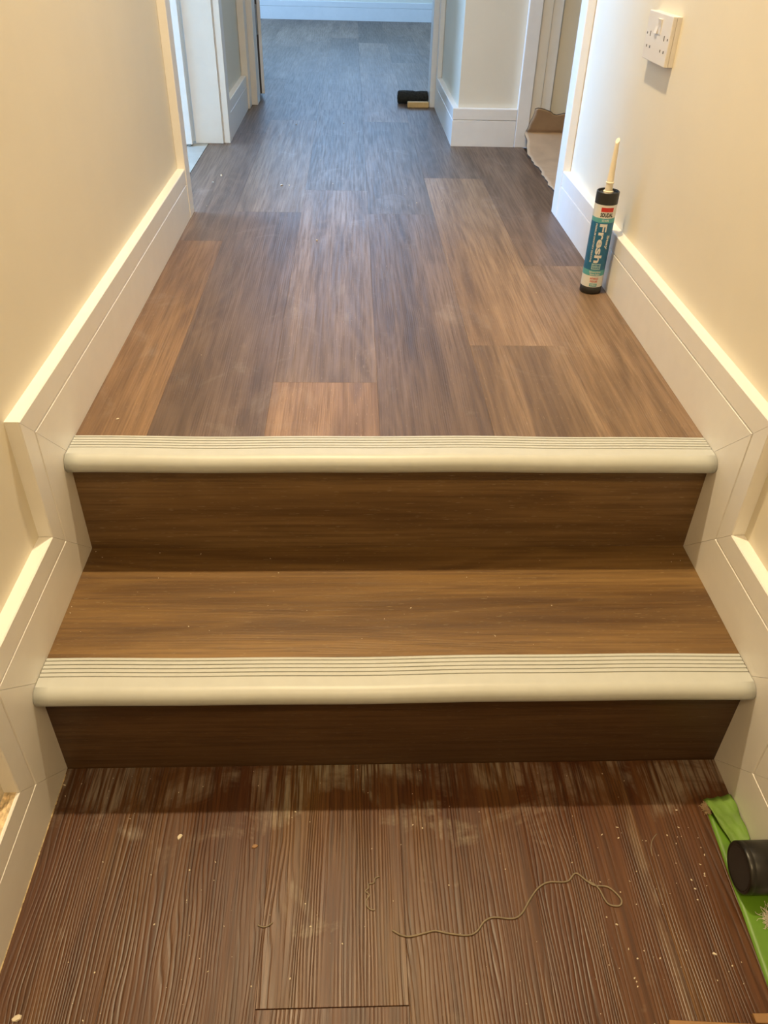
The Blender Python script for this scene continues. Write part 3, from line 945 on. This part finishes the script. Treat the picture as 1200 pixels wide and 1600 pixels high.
tuft('fluff_tuft', (0.4565, -0.377, ZL + 0.0005), 500, 0.009, M['fluff'], 'tuft of brown fluff stuck to the corner of the green tape', 'fluff', 3, 0.6, 0.00022)
tuft('fibre_tuft', (0.487, -0.545, ZL + 0.0012), 650, 0.018, M['whitefluff'], 'clump of white fibres on the green tape beside the black cylinder', 'fluff', 8, 0.5, 0.00022)

# ------------------------------------------------------------------ threads, chips and crumbs on the floor
def on_floor(px, py, z):
    d = fw * F + r2 * (px - 600) - u2 * (py - 800)
    t = (z - CAMP.z) / d.z
    return CAMP + d * t


def thread(name, pix, r, label, lift=0.0, mat='thread'):
    pts = [on_floor(x, y, ZL) + Vector((0, 0, (r if not callable(r) else 0.0013) + lift)) for x, y in pix]
    return props(tube(name, pts, r, M[mat]), label, 'thread')


thread('thread', [(613, 1454), (625, 1461), (640, 1464), (662, 1459), (680, 1455), (700, 1459), (730, 1462), (745, 1456), (757, 1440), (772, 1434), (800, 1436), (815, 1428), (829, 1404), (842, 1387), (858, 1379), (886, 1378), (899, 1365), (915, 1376), (928, 1384), (948, 1386), (962, 1396), (971, 1408), (967, 1416), (952, 1414), (944, 1405), (936, 1390), (926, 1381), (918, 1378)],
       0.0012, 'long grey-brown thread curling into a loop across the dark planks')
thread('thread', [(593, 1370), (586, 1373), (584, 1380), (576, 1382), (576, 1388), (571, 1393), (577, 1399), (572, 1408), (574, 1417), (580, 1422), (586, 1422)],
       0.0009, 'short crinkled thread beside the start of the long thread')
thread('thread', [(1026, 1303), (1019, 1313), (1017, 1325), (1019, 1338)], 0.0006, 'fine curved dark hair on the dark planks near the green tape')
thread('thread', [(403, 1446), (411, 1449), (419, 1447), (426, 1442)], 0.0010, 'tiny dark curl of thread alone on the planks below the left chips')


def chip(name, px, py, l, w_, rot, mat, label, cat):
    b = bmesh.new()
    rg_ = random.Random(int(px))
    n = 7
    lo = []; hi = []
    for k in range(n):
        a = 2 * math.pi * k / n
        f = rg_.uniform(0.75, 1.1)
        lo.append(b.verts.new((l * f * math.cos(a), w_ * f * math.sin(a), 0)))
        hi.append(b.verts.new((l * f * 0.85 * math.cos(a), w_ * f * 0.85 * math.sin(a), rg_.uniform(0.001, 0.0022))))
    b.faces.new(lo[::-1]); b.faces.new(hi)
    for k in range(n): b.faces.new((lo[k], lo[(k + 1) % n], hi[(k + 1) % n], hi[k]))
    o_ = fin(b, name, mat)
    o_.location = on_floor(px, py, ZL) + Vector((0, 0, 0.0003)); o_.rotation_euler.z = rot
    return props(o_, label, cat)


chip('paint_chip', 281, 1308, 0.0062, 0.0030, 1.1, M['crumb'], 'white paint chip, largest pale flake on the dark planks', 'paint chip')
chip('wood_chip', 398, 1323, 0.0050, 0.0032, 0.2, M['tan'], 'small tan wood chip on the dark planks near the lower riser', 'wood chip')
chip('plaster_crumb', 26, 1591, 0.0060, 0.0042, 0.5, M['crumb'], 'white plaster crumb in the bottom corner of the dark floor', 'crumb')


def crumbs(name, spots, z, label, seed, fixed=()):
    rg_ = random.Random(seed)
    b = bmesh.new()
    allp = [(on_floor(x, y, z), s) for x, y, s in fixed]
    for (x0, x1, y0, y1, n, s0, s1) in spots:
        for _ in range(n): allp.append((Vector((rg_.uniform(x0, x1), rg_.uniform(y0, y1), z)), rg_.uniform(s0, s1) ** 1.0 * rg_.choice((0.5, 0.7, 1.0))))
    for p, s in allp:
        st = rg_.uniform(0.6, 1.5); a = rg_.uniform(0, 3.14)
        mtx = Matrix.Translation(p + Vector((0, 0, s * 0.35))) @ Matrix.Rotation(a, 4, 'Z') @ Matrix.Diagonal((s * st, s / st * 0.8, s * 0.55, 1))
        r_ = bmesh.ops.create_icosphere(b, subdivisions=1, radius=1.0, matrix=mtx)
        for v in r_['verts']: v.co += Vector((rg_.gauss(0, s * 0.15), rg_.gauss(0, s * 0.15), rg_.gauss(0, s * 0.08)))
    o_ = fin(b, name, M['crumb'])
    return props(o_, label, 'crumbs', kind='stuff')


crumbs('crumbs', [(-0.49, 0.44, -0.66, -0.30, 95, 0.0005, 0.0013), (0.25, 0.44, -0.62, -0.40, 45, 0.0006, 0.0018)], ZL, 'scattered white crumbs over the dark lower floor', 4,
       [(296, 1360, .0014), (236, 1367, .0010), (292, 1407, .0012), (241, 1445, .0016), (1060, 1293, .0014), (1080, 1375, .0016), (1086, 1389, .0018), (1090, 1406, .0013), (660, 1294, .0013), (645, 1289, .0012), (982, 1483, .0013), (996, 1498, .0013), (535, 1475, .0012), (485, 1448, .0013), (1116, 1491, .0022), (1057, 1266, .0016), (101, 1227, .0016), (102, 1244, .001), (325, 1518, .0012), (148, 1520, .0013)])
crumbs('crumbs', [(-0.48, 0.48, -0.24, -0.02, 34, 0.0005, 0.0011)], -H1, 'tiny white crumbs sprinkled on the stair tread', 5,
       [(314, 866, .0012), (150, 862, .001), (250, 864, .001), (160, 871, .001), (1052, 866, .001), (1049, 878, .001), (1063, 876, .001), (642, 950, .0012), (862, 946, .001), (110, 958, .0012), (112, 948, .001)])
crumbs('crumbs', [(-0.48, 0.48, 0.1, 1.2, 26, 0.0004, 0.001), (-0.5, 0.35, 1.2, 2.0, 40, 0.0006, 0.0018)], 0.0, 'white dust specks on the upper vinyl planks', 6,
       [(184, 655, .0022), (495, 376, .0028), (346, 274, .004), (333, 285, .003), (440, 290, .004), (452, 290, .003), (838, 458, .002), (346, 275, .003), (463, 195, .003), (537, 193, .003)])

# sealant residue along the lower left skirting, filler on its top, caulk blobs
rg = random.Random(21)
bm = bmesh.new()
for k in range(60):
    y = -0.30 - 0.005 - 0.0065 * k
    s = rg.uniform(0.0004, 0.0011)
    r_ = bmesh.ops.create_icosphere(bm, subdivisions=1, radius=1, matrix=Matrix.Translation((-0.4995, y, ZL + s * 0.5)) @ Matrix.Diagonal((s * 0.9, rg.uniform(0.003, 0.006), s, 1)))
o = fin(bm, 'sealant_bead', M['caulk'])
props(o, 'ragged yellowed sealant bead along the foot of the lower skirting', 'sealant bead')
bm = bmesh.new()
NX, NY = 8, 40
gv = [[None] * (NY + 1) for _ in range(NX + 1)]
for i in range(NX + 1):
    for j in range(NY + 1):
        edge = min(i, NX - i, j, NY - j) > 0
        gv[i][j] = bm.verts.new((-0.5195 + 0.0155 * i / NX, -0.414 - 0.29 * j / NY, ZL + HS + 0.0002 + (rg.uniform(0.0004, 0.0040) if edge else 0)))
for i in range(NX):
    for j in range(NY): bm.faces.new((gv[i][j], gv[i + 1][j], gv[i + 1][j + 1], gv[i][j + 1]))
o = fin(bm, 'filler_patch', M['filler'])
props(o, 'rough flaking filler on top of the lower skirting at the left edge', 'filler')

# wooden offcuts at the bottom right corner
def offcut(poly, th, label):
    pts = [on_floor(x, y, ZL + th) for x, y in poly]
    o_ = prism('wood_offcut', [(p.x, p.y) for p in pts], 0.0, th, M['tan'], bev=0.0008)
    o_.location.z = ZL + 0.0003
    props(o_, label, 'offcut')


offcut([(1045, 1593), (1210, 1601), (1212, 1700), (1052, 1690)], 0.006, 'tan wooden offcut lying flat at the bottom edge on the dark planks')
offcut([(1176, 1583), (1290, 1582), (1310, 1604), (1182, 1598)], 0.006, 'small tan wooden offcut in the bottom corner near the green tape')
